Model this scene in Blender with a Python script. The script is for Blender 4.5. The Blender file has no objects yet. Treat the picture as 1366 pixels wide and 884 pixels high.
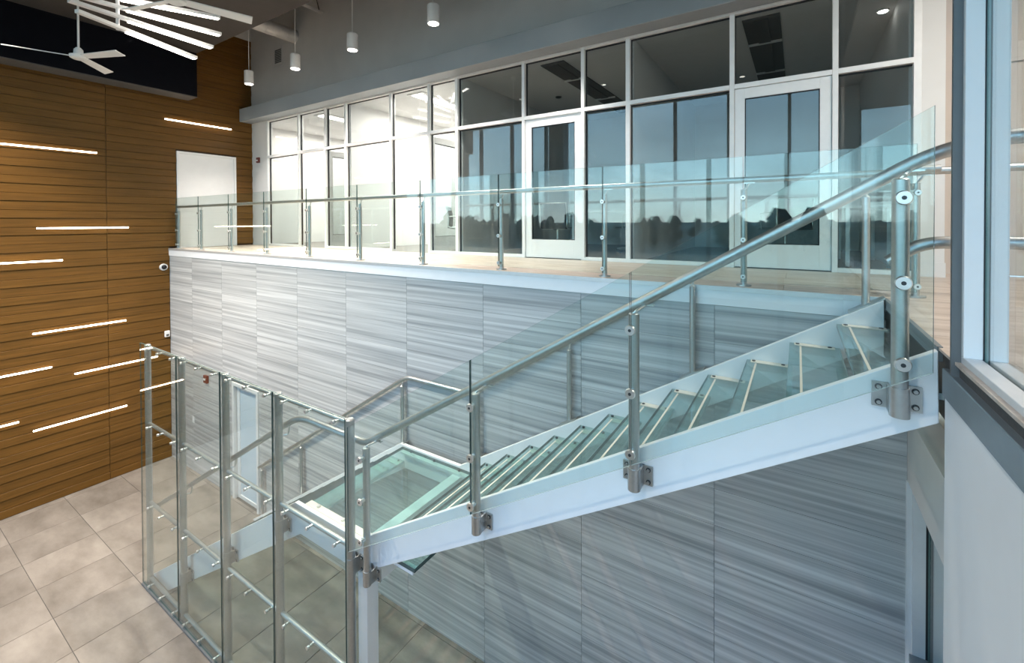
import bpy, bmesh, math, random
from mathutils import Vector, Matrix, Euler
random.seed(7)
SC = bpy.context.scene
COL = SC.collection

# ------------------------------------------------------------------ camera
F_PX, CX, CY, YAW, PITCH, ROLL = 592.98, 683.0, 301.94, .5716, -.0108, -.0036
CAM_Z = 5.1
cam = bpy.data.cameras.new('camera')
cam_o = bpy.data.objects.new('camera', cam)
COL.objects.link(cam_o)
fw = Vector((-math.sin(YAW), math.cos(YAW), 0)); rt = Vector((math.cos(YAW), math.sin(YAW), 0)); up = Vector((0, 0, 1))
fw, up = fw * math.cos(PITCH) + up * math.sin(PITCH), up * math.cos(PITCH) - fw * math.sin(PITCH)
rt, up = rt * math.cos(ROLL) + up * math.sin(ROLL), up * math.cos(ROLL) - rt * math.sin(ROLL)
m = Matrix((rt, up, -fw)).transposed().to_4x4()
m.translation = Vector((0, 0, CAM_Z))
cam_o.matrix_world = m
cam.sensor_width = 36.0
cam.sensor_fit = 'HORIZONTAL'
cam.lens = 36.0 * F_PX / 1366.0
cam.shift_x = 0.0
cam.shift_y = -(442.0 - CY) / 1366.0
cam.clip_start = 0.05
cam.clip_end = 4000
SC.camera = cam_o

# ------------------------------------------------------------------ colour management, sampling helpers
SC.view_settings.view_transform = 'Standard'
SC.view_settings.look = 'None'
SC.view_settings.exposure = 1.0
SC.view_settings.gamma = 1.0
SC.view_settings.use_curve_mapping = False
cy = SC.cycles
cy.use_denoising = True
cy.max_bounces = 10
cy.diffuse_bounces = 4
cy.glossy_bounces = 6
cy.transparent_max_bounces = 32
cy.caustics_reflective = False
cy.caustics_refractive = False
cy.sample_clamp_indirect = 6.0

# ------------------------------------------------------------------ world: overcast blue dusk sky
SKY_STRENGTH = 2.5
w = bpy.data.worlds.new('sky'); SC.world = w
w.use_nodes = True
nt = w.node_tree; nt.nodes.clear()
o = nt.nodes.new('ShaderNodeOutputWorld'); bg = nt.nodes.new('ShaderNodeBackground')
tc = nt.nodes.new('ShaderNodeTexCoord'); sx = nt.nodes.new('ShaderNodeSeparateXYZ')
nt.links.new(tc.outputs['Generated'], sx.inputs[0])
cr = nt.nodes.new('ShaderNodeValToRGB')
cr.color_ramp.elements[0].position = 0.0; cr.color_ramp.elements[0].color = (.86, 1.0, 1.0, 1)
cr.color_ramp.elements[1].position = .45; cr.color_ramp.elements[1].color = (.16, .36, .66, 1)
e = cr.color_ramp.elements.new(.10); e.color = (.50, .79, .93, 1)
nt.links.new(sx.outputs['Z'], cr.inputs[0])
mp = nt.nodes.new('ShaderNodeMapping'); mp.inputs['Scale'].default_value = (2.2, 2.2, 7)
nt.links.new(tc.outputs['Generated'], mp.inputs[0])
nz = nt.nodes.new('ShaderNodeTexNoise'); nz.inputs['Scale'].default_value = 2.0; nz.inputs['Detail'].default_value = 5
nt.links.new(mp.outputs[0], nz.inputs[0])
mr = nt.nodes.new('ShaderNodeMapRange'); mr.inputs[1].default_value = .3; mr.inputs[2].default_value = .7
mr.inputs[3].default_value = .8; mr.inputs[4].default_value = 1.15
nt.links.new(nz.outputs[0], mr.inputs[0])
mu = nt.nodes.new('ShaderNodeMix'); mu.data_type = 'RGBA'; mu.blend_type = 'MULTIPLY'; mu.inputs[0].default_value = 1
nt.links.new(cr.outputs[0], mu.inputs[6]); nt.links.new(mr.outputs[0], mu.inputs[7])
nt.links.new(mu.outputs[2], bg.inputs[0]); bg.inputs[1].default_value = SKY_STRENGTH
nt.links.new(bg.outputs[0], o.inputs[0])

# daylight enters by the south curtain wall: portal in its opening
pl = bpy.data.lights.new('daylight_portal', 'AREA'); pl.shape = 'RECTANGLE'; pl.size = 15.4; pl.size_y = 8.7
pl.cycles.is_portal = True
po = bpy.data.objects.new('daylight_portal', pl); COL.objects.link(po)
po.location = (-3.75, -2.56, 4.38); po.rotation_euler = (math.radians(90), 0, math.radians(0))

# ------------------------------------------------------------------ materials
def new_mat(name):
    m = bpy.data.materials.new(name); m.use_nodes = True
    nt = m.node_tree
    b = nt.nodes.get('Principled BSDF')
    return m, nt, b
def lin(c):
    return tuple(((v / 255) / 12.92 if v / 255 <= .04045 else ((v / 255 + .055) / 1.055) ** 2.4) for v in c) + (1,)
def plain(name, col, rough=.5, metal=0, noise=.0, nscale=30, bump=0, spec=.5):
    m, nt, b = new_mat(name)
    b.inputs['Base Color'].default_value = col if len(col) == 4 else tuple(col) + (1,)
    b.inputs['Roughness'].default_value = rough
    b.inputs['Metallic'].default_value = metal
    b.inputs['Specular IOR Level'].default_value = spec
    tc = nt.nodes.new('ShaderNodeTexCoord')
    n = nt.nodes.new('ShaderNodeTexNoise'); n.inputs['Scale'].default_value = nscale; n.inputs['Detail'].default_value = 4
    nt.links.new(tc.outputs['Object'], n.inputs[0])
    if noise:
        mr = nt.nodes.new('ShaderNodeMapRange'); mr.inputs[1].default_value = .3; mr.inputs[2].default_value = .7
        mr.inputs[3].default_value = 1 - noise; mr.inputs[4].default_value = 1 + noise
        nt.links.new(n.outputs[0], mr.inputs[0])
        mx = nt.nodes.new('ShaderNodeMix'); mx.data_type = 'RGBA'; mx.blend_type = 'MULTIPLY'; mx.inputs[0].default_value = 1
        mx.inputs[6].default_value = b.inputs['Base Color'].default_value
        nt.links.new(mr.outputs[0], mx.inputs[7]); nt.links.new(mx.outputs[2], b.inputs['Base Color'])
    if bump:
        bp = nt.nodes.new('ShaderNodeBump'); bp.inputs['Strength'].default_value = bump; bp.inputs['Distance'].default_value = .01
        nt.links.new(n.outputs[0], bp.inputs['Height']); nt.links.new(bp.outputs[0], b.inputs['Normal'])
    return m
def glow(name, col, strength):
    m, nt, b = new_mat(name)
    b.inputs['Base Color'].default_value = (.8, .8, .8, 1)
    b.inputs['Emission Color'].default_value = tuple(col) + (1,)
    b.inputs['Emission Strength'].default_value = strength
    return m
def glass(name, tint, ior=1.5, rough=0.0, gain=1.0, milk=0.0, milk_col=(.75, .85, .83)):
    m, nt, b = new_mat(name)
    nt.nodes.remove(b)
    out = nt.nodes.get('Material Output')
    geo = nt.nodes.new('ShaderNodeNewGeometry')
    mr = nt.nodes.new('ShaderNodeMapRange')
    mr.inputs[1].default_value = 0; mr.inputs[2].default_value = 1
    mr.inputs[3].default_value = ior; mr.inputs[4].default_value = 1 / ior
    nt.links.new(geo.outputs['Backfacing'], mr.inputs[0])
    fr = nt.nodes.new('ShaderNodeFresnel'); nt.links.new(mr.outputs[0], fr.inputs['IOR'])
    g = nt.nodes.new('ShaderNodeMath'); g.operation = 'MULTIPLY'; g.inputs[1].default_value = gain; g.use_clamp = True
    nt.links.new(fr.outputs[0], g.inputs[0])
    tr = nt.nodes.new('ShaderNodeBsdfTransparent'); tr.inputs[0].default_value = tuple(tint) + (1,)
    gl = nt.nodes.new('ShaderNodeBsdfGlossy'); gl.inputs['Roughness'].default_value = rough; gl.inputs[0].default_value = (1, 1, 1, 1)
    mx = nt.nodes.new('ShaderNodeMixShader')
    nt.links.new(g.outputs[0], mx.inputs[0]); nt.links.new(tr.outputs[0], mx.inputs[1]); nt.links.new(gl.outputs[0], mx.inputs[2])
    last = mx
    if milk:                                   # pale interlayer that scatters a little light
        df = nt.nodes.new('ShaderNodeBsdfDiffuse'); df.inputs[0].default_value = tuple(milk_col) + (1,)
        m2 = nt.nodes.new('ShaderNodeMixShader'); m2.inputs[0].default_value = milk
        nt.links.new(mx.outputs[0], m2.inputs[1]); nt.links.new(df.outputs[0], m2.inputs[2]); last = m2
    nt.links.new(last.outputs[0], out.inputs[0])
    return m
def obj_random_vec(nt, k=40):
    oi = nt.nodes.new('ShaderNodeObjectInfo'); tc = nt.nodes.new('ShaderNodeTexCoord')
    mm = nt.nodes.new('ShaderNodeMath'); mm.operation = 'MULTIPLY'; mm.inputs[1].default_value = k
    nt.links.new(oi.outputs['Random'], mm.inputs[0])
    ad = nt.nodes.new('ShaderNodeVectorMath'); ad.operation = 'ADD'
    nt.links.new(tc.outputs['Object'], ad.inputs[0]); nt.links.new(mm.outputs[0], ad.inputs[1])
    return ad, oi
def streak_mat(name, c0, c1, scale, nscale=1.0, detail=8, rough=.4, var=.08, bump=.05, layers=True, rr=(.3, .72), spec=.5):
    """streaked stone or timber: noise stretched along one axis, shifted per piece"""
    m, nt, b = new_mat(name)
    ad, oi = obj_random_vec(nt)
    mp = nt.nodes.new('ShaderNodeMapping'); mp.inputs['Scale'].default_value = scale
    nt.links.new(ad.outputs[0], mp.inputs[0])
    n = nt.nodes.new('ShaderNodeTexNoise'); n.inputs['Scale'].default_value = nscale; n.inputs['Detail'].default_value = detail
    n.inputs['Roughness'].default_value = .62
    nt.links.new(mp.outputs[0], n.inputs[0])
    r = nt.nodes.new('ShaderNodeValToRGB')
    r.color_ramp.elements[0].position = rr[0]; r.color_ramp.elements[0].color = c0
    r.color_ramp.elements[1].position = rr[1]; r.color_ramp.elements[1].color = c1
    nt.links.new(n.outputs[0], r.inputs[0])
    mr = nt.nodes.new('ShaderNodeMapRange'); mr.inputs[3].default_value = 1 - var; mr.inputs[4].default_value = 1 + var
    nt.links.new(oi.outputs['Random'], mr.inputs[0])
    mx = nt.nodes.new('ShaderNodeMix'); mx.data_type = 'RGBA'; mx.blend_type = 'MULTIPLY'; mx.inputs[0].default_value = 1
    nt.links.new(r.outputs[0], mx.inputs[6]); nt.links.new(mr.outputs[0], mx.inputs[7])
    nt.links.new(mx.outputs[2], b.inputs['Base Color'])
    b.inputs['Roughness'].default_value = rough
    b.inputs['Specular IOR Level'].default_value = spec
    if bump:
        bp = nt.nodes.new('ShaderNodeBump'); bp.inputs['Strength'].default_value = bump; bp.inputs['Distance'].default_value = .01
        nt.links.new(n.outputs[0], bp.inputs['Height']); nt.links.new(bp.outputs[0], b.inputs['Normal'])
    return m

M = {}
M['white'] = plain('white_paint', (.87, .875, .88), .45, noise=.015, nscale=6)
M['offwhite'] = plain('offwhite_paint', (.74, .735, .725), .6, noise=.02, nscale=4)
M['wallgrey'] = plain('grey_wall_paint', (.66, .655, .65), .7, noise=.03, nscale=3)
M['fascia'] = plain('bluegrey_band', (.30, .34, .37), .55, noise=.03, nscale=3)
M['steelwhite'] = plain('white_coated_steel', (.91, .925, .94), .35, noise=.012, nscale=8)
M['alu'] = plain('satin_aluminium', (.72, .73, .74), .38, .55, noise=.03, nscale=20)
M['mull'] = plain('clear_anodised_frame', (.80, .805, .81), .42, .1, noise=.02, nscale=14)
M['steel'] = plain('brushed_stainless', (.50, .52, .52), .42, 1.0, noise=.05, nscale=40)
M['steelb'] = plain('bright_stainless', (.74, .75, .74), .32, 1.0, noise=.03, nscale=40)
M['gunmetal'] = plain('dark_socket', (.06, .065, .07), .4, .6, noise=.05)
M['cream'] = plain('cream_strip', (.80, .77, .68), .5, noise=.03, nscale=25)
M['black'] = plain('black_rubber', (.006, .008, .012), .5, noise=.05)
M['bulkhead'] = plain('black_bulkhead_paint', (.0045, .005, .008), .8, noise=.1, nscale=5, spec=.1)
M['darkceil'] = plain('dark_brown_ceiling', (.050, .043, .038), .75, noise=.06, nscale=5)
M['deck'] = plain('dark_deck', (.09, .085, .08), .8, noise=.1, nscale=5)
M['tan'] = plain('tan_paint', (.52, .44, .34), .6, noise=.03, nscale=5)
M['beige'] = plain('beige_paint', (.60, .53, .47), .55, noise=.02, nscale=5)
M['grout'] = plain('dark_grout', (.10, .095, .09), .85, noise=.1, nscale=60)
M['groutl'] = plain('pale_grout', (.36, .37, .38), .85, noise=.05, nscale=60)
M['backing'] = plain('dark_timber_backing', (.035, .018, .008), .8, noise=.1)
M['red'] = plain('red_brown_plastic', (.16, .03, .02), .4, noise=.05)
M['plastic'] = plain('white_plastic', (.82, .82, .82), .35, noise=.01)
M['mesh_black'] = plain('black_mesh_fabric', (.012, .014, .018), .6, noise=.2, nscale=200)
M['capgrey'] = plain('grey_metal_cap', (.23, .27, .29), .42, .35, noise=.05, nscale=9)
M['shade_channel_grey'] = plain('shaded_jamb_and_channel', (.15, .16, .165), .5, .2, noise=.04, nscale=9)  # shade on the outer window jamb as colour; also the dark floor channel
M['slotgrey'] = plain('dark_slot', (.10, .10, .10), .6, noise=.06)
M['duct'] = plain('galvanised_duct', (.62, .61, .60), .45, .3, noise=.06, nscale=12)
M['ground'] = plain('dull_winter_grass', (.13, .125, .085), .95, noise=.35, nscale=.05)
M['trees'] = plain('dark_bare_trees', (.030, .034, .026), .95, noise=.4, nscale=.8)
M['frost'] = plain('frosted_blue_film', (.56, .66, .74), .5, noise=.02, nscale=6)
M['fabric'] = plain('office_carpet', (.22, .21, .2), .95, noise=.1, nscale=80)
M['walltile'] = streak_mat('grey_vein_cut_tile', lin((147, 150, 152)), lin((213, 214, 213)), (.20, 1, 17), 1.3, 12, .42, .03, .04, rr=(.33, .67))
M['floortile'] = streak_mat('warm_grey_floor_tile', lin((108, 101, 93)), lin((158, 150, 141)), (.75, 1.5, 1), 1.6, 8, .36, .06, .02, rr=(.28, .72))
M['walktile'] = streak_mat('tan_plank_tile', lin((180, 164, 148)), lin((222, 209, 197)), (1.2, 9, 1), 1.4, 6, .4, .06, .02)
M['wood'] = streak_mat('brown_timber', lin((90, 62, 21)), lin((118, 82, 33)), (30, 1.4, 34), 1.0, 7, .5, .06, .05, spec=.3)
M['g_rail'] = glass('clear_rail_glass', (.915, .968, .960))
M['g_tread'] = glass('green_tread_glass', (.785, .90, .89), milk=.05, milk_col=(.68, .80, .81))
M['g_screen'] = glass('screen_glass', (.905, .948, .936))
M['g_front'] = glass('storefront_glass', (.86, .885, .885), gain=1.08)
M['g_side'] = glass('side_window_glass', (.93, .95, .95), gain=.55)
M['g_curtain'] = glass('curtain_wall_glass', (.95, .97, .97))
M['g_edge'] = plain('glass_edge_green', (.055, .11, .11), .15, noise=.05)
M['g_edge_l'] = plain('glass_edge_pale', (.16, .27, .26), .15, noise=.05)
M['g_edge_w'] = plain('glass_edge_clear', (.62, .70, .70), .2, noise=.03)
M['e_warm'] = glow('warm_led', (1.0, .80, .58), 9)
M['e_bar'] = glow('white_led_bar', (1.0, .93, .84), 7)
M['e_pend'] = glow('pendant_lens', (1.0, .93, .83), 6)
M['e_slot'] = glow('office_slot_light', (1.0, .94, .87), 3.5)
M['e_down'] = glow('office_downlight', (1.0, .96, .9), 5)

# ------------------------------------------------------------------ mesh helpers
WL = {}
def box(bm, x0, x1, y0, y1, z0, z1, mi=0):
    v = [bm.verts.new((x, y, z)) for z in (z0, z1) for y in (y0, y1) for x in (x0, x1)]
    fs = []
    for a, b, c, d in ((0, 2, 3, 1), (4, 5, 7, 6), (0, 1, 5, 4), (2, 6, 7, 3), (0, 4, 6, 2), (1, 3, 7, 5)):
        f = bm.faces.new((v[a], v[b], v[c], v[d])); f.material_index = mi; fs.append(f)
    return fs
def frame_of(d):
    d = d.normalized()
    a = Vector((0, 0, 1)) if abs(d.z) < .9 else Vector((1, 0, 0))
    u = d.cross(a).normalized()
    return u, d.cross(u).normalized()
def cyl(bm, p, q, r, n=14, mi=0, r2=None):
    p, q = Vector(p), Vector(q); u, v = frame_of(q - p); r2 = r if r2 is None else r2
    A = [bm.verts.new(p + (u * math.cos(t) + v * math.sin(t)) * r) for t in [2 * math.pi * i / n for i in range(n)]]
    B = [bm.verts.new(q + (u * math.cos(t) + v * math.sin(t)) * r2) for t in [2 * math.pi * i / n for i in range(n)]]
    for i in range(n):
        f = bm.faces.new((A[i], A[(i + 1) % n], B[(i + 1) % n], B[i])); f.smooth = True; f.material_index = mi
    f = bm.faces.new(A[::-1]); f.material_index = mi
    f = bm.faces.new(B); f.material_index = mi
def rounded(pts, rad, k=6):
    """polyline with its inner corners rounded"""
    P = [Vector(p) for p in pts]; out = [P[0]]
    for i in range(1, len(P) - 1):
        a, b, c = P[i - 1], P[i], P[i + 1]
        d1, d2 = (a - b), (c - b)
        t = min(rad, d1.length * .45, d2.length * .45)
        s, e = b + d1.normalized() * t, b + d2.normalized() * t
        for j in range(k + 1):
            u = j / k
            out.append(s * (1 - u) ** 2 + b * 2 * u * (1 - u) + e * u * u)
    out.append(P[-1]); return out
def tube(bm, pts, r, n=12, mi=0):
    P = [Vector(p) for p in pts]; rings = []
    u = None
    for i, p in enumerate(P):
        d = (P[min(i + 1, len(P) - 1)] - P[max(i - 1, 0)]).normalized()
        if u is None: u, v = frame_of(d)
        else:
            u = (u - d * u.dot(d)).normalized(); v = d.cross(u)
        rings.append([bm.verts.new(p + (u * math.cos(t) + v * math.sin(t)) * r) for t in [2 * math.pi * j / n for j in range(n)]])
    for a, b in zip(rings, rings[1:]):
        for j in range(n):
            f = bm.faces.new((a[j], a[(j + 1) % n], b[(j + 1) % n], b[j])); f.smooth = True; f.material_index = mi
    bm.faces.new(rings[0][::-1]).material_index = mi; bm.faces.new(rings[-1]).material_index = mi
def prism(bm, poly, a0, a1, axis='y', mi=0, mi_side=None):
    """poly in the plane across AXIS, extruded from a0 to a1"""
    def P(u, v, a): return {'y': (u, a, v), 'x': (a, u, v), 'z': (u, v, a)}[axis]
    A = [bm.verts.new(P(u, v, a0)) for u, v in poly]; B = [bm.verts.new(P(u, v, a1)) for u, v in poly]
    bm.faces.new(A).material_index = mi; bm.faces.new(B[::-1]).material_index = mi
    n = len(poly)
    for i in range(n):
        f = bm.faces.new((A[i], B[i], B[(i + 1) % n], A[(i + 1) % n])); f.material_index = mi if mi_side is None else mi_side
def lathe(bm, prof, cx, cy_, n=20, mi=0):
    R = [[bm.verts.new((cx + r * math.cos(2 * math.pi * j / n), cy_ + r * math.sin(2 * math.pi * j / n), z)) for j in range(n)] for r, z in prof]
    for a, b in zip(R, R[1:]):
        for j in range(n):
            f = bm.faces.new((a[j], a[(j + 1) % n], b[(j + 1) % n], b[j])); f.smooth = True; f.material_index = mi
    bm.faces.new(R[0][::-1]).material_index = mi; bm.faces.new(R[-1]).material_index = mi
def build(name, bm, mats, parent=None, bevel=0, seg=1):
    bmesh.ops.recalc_face_normals(bm, faces=bm.faces)
    for e in bm.edges:
        if len(e.link_faces) == 2 and e.calc_face_angle(0) > .7: e.smooth = False
    xs = [v.co for v in bm.verts]
    lo = Vector((min(c.x for c in xs), min(c.y for c in xs), min(c.z for c in xs)))
    hi = Vector((max(c.x for c in xs), max(c.y for c in xs), max(c.z for c in xs)))
    c = Vector(((lo.x + hi.x) / 2, (lo.y + hi.y) / 2, lo.z))
    for v in bm.verts: v.co -= c
    me = bpy.data.meshes.new(name); bm.to_mesh(me); bm.free()
    for k in (mats if isinstance(mats, (list, tuple)) else [mats]):
        me.materials.append(M[k] if isinstance(k, str) else k)
    ob = bpy.data.objects.new(name, me); COL.objects.link(ob)
    WL[ob.name] = c
    if parent is not None:
        ob.parent = parent; ob.location = c - WL[parent.name]
    else: ob.location = c
    if bevel:
        b = ob.modifiers.new('edge', 'BEVEL'); b.width = bevel; b.segments = seg; b.limit_method = 'ANGLE'; b.angle_limit = math.radians(50)
    return ob
def part(name, mats, parent, fn, bevel=0, **k):
    bm = bmesh.new(); fn(bm); return build(name, bm, mats, parent, bevel, **k)
def boxpart(name, mats, parent, *d, bevel=0):
    return part(name, mats, parent, lambda bm: box(bm, *d), bevel)
def twin(src, c, parent, name=None):
    """copy of a mesh object sharing its data, its base centre at world point c"""
    ob = src.copy(); COL.objects.link(ob)
    c = Vector(c); WL[ob.name] = c; ob.parent = parent
    ob.location = c - (WL[parent.name] if parent is not None else Vector())
    return ob
def empty(name, loc):
    ob = bpy.data.objects.new(name, None); COL.objects.link(ob); ob.location = loc; ob.empty_display_size = .1
    WL[ob.name] = Vector(loc); return ob
def tag(ob, label, cat, group=None, kind=None):
    ob['label'] = label; ob['category'] = cat
    if group: ob['group'] = group
    if kind: ob['kind'] = kind
    return ob
def struct(name, mats, label, cat, *d, bevel=0):
    return tag(boxpart(name, mats, None, *d, bevel=bevel), label, cat, kind='structure')
def pane_box(bm, x0, x1, y0, y1, z0, z1):
    """glass sheet: large faces material 0, narrow edges material 1"""
    d = (x1 - x0, y1 - y0, z1 - z0); thin = d.index(min(d))
    for f in box(bm, x0, x1, y0, y1, z0, z1):
        n = f.calc_center_median() - Vector(((x0 + x1) / 2, (y0 + y1) / 2, (z0 + z1) / 2))
        f.material_index = 0 if all(abs(n[i]) < 1e-3 for i in range(3) if i != thin) else 1
def pane(name, parent, g, *d, edge='g_edge_l'):
    return part(name, [g, edge], parent, lambda bm: pane_box(bm, *d))
def lamp(name, kind, loc, power, col=(1, .9, .78), size=.2, rot=(0, 0, 0), spot=None, size_y=None):
    l = bpy.data.lights.new(name, kind); l.energy = power; l.color = col
    if kind == 'AREA':
        l.shape = 'RECTANGLE' if size_y else 'SQUARE'; l.size = size
        if size_y: l.size_y = size_y
    else: l.shadow_soft_size = size
    if spot: l.spot_size = math.radians(spot); l.spot_blend = .6
    ob = bpy.data.objects.new(name, l); COL.objects.link(ob); ob.location = loc; ob.rotation_euler = rot
    return ob

# ------------------------------------------------------------------ measures of the place
XW, YW, YS, ZB = -11.5, 4.105, 5.9, 4.547          # timber wall, tiled wall, office front, upper floor level
XE, YC = 4.0, -2.5                                  # far east wall, south curtain wall
ZC, YCE = 8.78, 4.46                                # dark ceiling height and its edge
ZTOP = 10.4

# ================================================================== SETTING
# ---- lower floor with its tiles
fl = struct('floor', 'grout', 'warm grey stone tile floor of the lower hall', 'floor', XW - .1, .66, YC - .05, YW + .1, -.1, 0)
P = .82
proto = None
xs = [-9.70 + P * i for i in range(-3, 14)]
ys = [1.565 + .826 * i for i in range(-5, 4)]
for j, y in enumerate(ys):
    for i, x in enumerate(xs):
        x0, x1, y0, y1 = max(x, XW + .005), min(x + P, .64), max(y, YC + .1), min(y + .826, YW - .005)
        if x1 - x0 < .05 or y1 - y0 < .05: continue
        full = x1 - x0 > P - .001 and y1 - y0 > .825
        if full and proto: twin(proto, ((x0 + x1) / 2, (y0 + y1) / 2, 0), fl)
        else:
            t = boxpart('tile', 'floortile', fl, x0 + .003, x1 - .003, y0 + .0035, y1 - .0035, 0, .006)
            if full: proto = t

# ---- timber wall on the west side: planks alternately proud and set back
wl = struct('wall_left', 'backing', 'tall brown timber wall of horizontal planks with thin light strips', 'wall', XW - .25, XW - .02, YC, YS + .1, 0, ZTOP)
DY0, DY1, DZ = 4.245, 5.475, 6.685
z = .01; row = 0
cols = ((YC, .26), (.26, 3.06), (3.06, YS - .03))
cache = {}
while z < 9.55:
    h = .165 if row % 2 else .14
    proud = -.014 if row % 2 else 0.0
    for y0, y1 in cols:
        spans = [(y0, y1)]
        if y1 > 4:
            if z + h < ZB - .02: spans = [(y0, YW - .01)]
            elif z < DZ: spans = [(y0, DY0 - .003), (DY1 + .003, y1)] if z > ZB - .1 else [(y0, YW - .01)]
        for a, b in spans:
            key = (row % 2, round(b - a, 3))
            c = (XW - .01 + (proud + .0) , (a + b) / 2, z + .002)
            if key in cache: twin(cache[key], (cache[key + ('x',)], (a + b) / 2, z + .002), wl)
            else:
                t = boxpart('plank', 'wood', wl, XW - .03, XW + .012 + proud, a + .003, b - .003, z + .002, z + h - .003, bevel=.004)
                cache[key] = t; cache[key + ('x',)] = WL[t.name].x
    z += h; row += 1
tag(boxpart('wall_left_upper', 'wallgrey', None, XW - .02, XW + .006, YC, YS, 9.6, ZTOP), 'grey painted strip of wall above the timber planks', 'wall', kind='structure')

# ---- tiled wall below the upper walkway
LD0, LD1, LDZ = -8.80, -7.90, 2.16       # lower door opening
wb = part('wall_back', 'groutl', None, lambda bm: (box(bm, XW, LD0, YW, YW + .15, 0, 4.39), box(bm, LD1, .66, YW, YW + .15, 0, 4.39), box(bm, LD0, LD1, YW, YW + .15, LDZ, 4.39)))
tag(wb, 'wall of long grey vein-cut stone tiles below the upper walkway', 'wall', kind='structure')
joints = [-11.5, -10.43, -9.184, -7.94, -6.716, -5.498, -4.266, -3.034, -1.82, -.593, .65]
rowsz = [4.385 - .3135 * i for i in range(14)] + [.004]
cache = {}
for a, b in zip(joints, joints[1:]):
    for z1, z0 in zip(rowsz, rowsz[1:]):
        for c, d, e0, e1 in ([(a, b, z0, z1)] if not (a < LD1 and b > LD0 and z0 < LDZ) else
                     [q for q in ((a, min(b, LD0), z0, z1), (max(a, LD1), b, z0, z1), (max(a, LD0), min(b, LD1), max(z0, LDZ), z1)) if q[1] - q[0] > .03 and q[3] - q[2] > .03]):
            key = (round(d - c, 3), round(e1 - e0, 3))
            if key in cache: twin(cache[key], ((c + d) / 2, YW - .004, e0 + .0012), wb)
            else: cache[key] = boxpart('tile', 'walltile', wb, c + .002, d - .002, YW - .008, YW, e0 + .0012, e1 - .0012)

# ---- upper floor slabs
fu = struct('floor_upper', 'grout', 'upper walkway floor of tan plank tiles beside the glass offices', 'floor', XW, XE, YW + .02, YS - .05, ZB - .25, ZB - .006)
ye = [YW - .01, 4.55, 5.0, 5.45, YS - .055]
proto = None
for a, b in zip(ye, ye[1:]):
    off = 0 if ye.index(a) % 2 else .6
    x = XW + .002 - off
    while x < XE:
        x0, x1 = max(x, XW + .002), min(x + 1.2, XE)
        full = x1 - x0 > 1.19
        key = round(b - a, 3)
        if x1 - x0 > .05:
            boxpart('tile', 'walktile', fu, x0 + .0015, x1 - .0015, a + .0015, b - .0015, ZB - .012, ZB)
        x += 1.2
fe = struct('floor_east', 'grout', 'walkway floor at the head of the stair', 'floor', .53, XE, YC, YW + .02, ZB - .3, ZB - .006)
y = YC
while y < YW - .02:
    for x in (.515, 1.7, 2.9):
        boxpart('tile', 'walktile', fe, x + .0015, min(x + 1.19, XE) - .0015, y + .0015, min(y + .449, YW - .012) - .0015, ZB - .012, ZB)
    y += .449
tag(boxpart('trim_1', 'steelwhite', None, XW, .5, YW - .022, YW + .02, 4.39, ZB - .035), 'pale metal band along the edge of the upper walkway', 'trim', kind='structure')
tag(boxpart('trim_2', 'alu', None, XW, .52, YW - .028, YW - .001, ZB - .035, ZB + .004), 'thin grey edge profile on the walkway slab', 'trim', kind='structure')
tag(boxpart('trim_3', 'capgrey', None, .51, .53, 2.62, YW - .03, ZB - .06, ZB + .004), 'grey nosing at the top of the stair', 'trim', kind='structure')

# ---- band over the office front, wall above it, ceilings
tag(boxpart('trim_4', 'fascia', None, XW + .012, XE, 5.56, YS - .05, 7.56, 7.87, bevel=.006), 'blue-grey bulkhead band running above the office front', 'trim', kind='structure')
struct('wall_upper', 'wallgrey', 'plain grey wall above the bulkhead band', 'wall', XW, XE, YS - .05, YS + .1, 7.58, ZTOP)
struct('ceiling', 'darkceil', 'dark brown flat ceiling panel over the hall', 'ceiling', XW, XE, YC, YCE, ZC, ZC + .12)
struct('ceiling_edge', 'deck', 'dark upstand at the edge of the ceiling panel', 'ceiling', XW, XE, YCE - .1, YCE, ZC + .12, ZTOP)
struct('ceiling_deck', 'deck', 'dark roof deck above the pendant lights', 'ceiling', XW, XE, YCE - .1, YS + .1, ZTOP, ZTOP + .1)
struct('trim_5', ['bulkhead', 'alu'], 'black dropped bulkhead in front of the timber wall', 'trim', XW + .06, -11.0, YC + .1, YCE, 7.84, ZC)
tag(boxpart('trim_6', 'deck', None, XW + .06, -10.997, YC + .1, YCE + .003, 7.822, 7.84), 'pale underside edge of the black bulkhead', 'trim', kind='structure')
struct('wall_right', 'offwhite', 'far end wall of the east walkway', 'wall', XE, XE + .1, YC, YS + .4, 0, ZTOP)
struct('ceiling_east', 'offwhite', 'white ceiling over the east walkway', 'ceiling', .66, XE, YC, YS - .3, 7.9, 8.0)

# ---- white wall and window beside the camera
we = struct('wall_east', 'white', 'smooth white wall below the grey sill at the edge of the hall', 'wall', .512, .65, YC, 2.5, 0, 4.376)
wd = empty('window_1', (.58, 1.0, 4.376)); tag(wd, 'tall window with white frame and grey sill beside the stair head', 'window', kind='structure')
boxpart('sill', 'capgrey', wd, .503, .60, YC, 2.5, 4.376, 4.49, bevel=.003)
boxpart('sill_step', 'capgrey', wd, .532, .66, YC, 2.48, 4.49, 4.528, bevel=.002)
boxpart('bottom_rail', 'mull', wd, .534, .588, YC, 2.40, 4.528, 4.572, bevel=.002)
boxpart('inner_rail', 'mull', wd, .606, .655, YC, 2.40, 4.528, 4.572, bevel=.002)
boxpart('gasket', 'black', wd, .588, .606, YC, 2.44, 4.528, 4.555)
boxpart('outer_jamb', 'shade_channel_grey', wd, .506, .534, 2.385, 2.405, 4.49, ZC)  # jamb stands in shadow: its shade is put into the dark grey
boxpart('jamb', 'steelwhite', wd, .534, .588, 2.36, 2.47, 4.572, ZC, bevel=.002)
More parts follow.
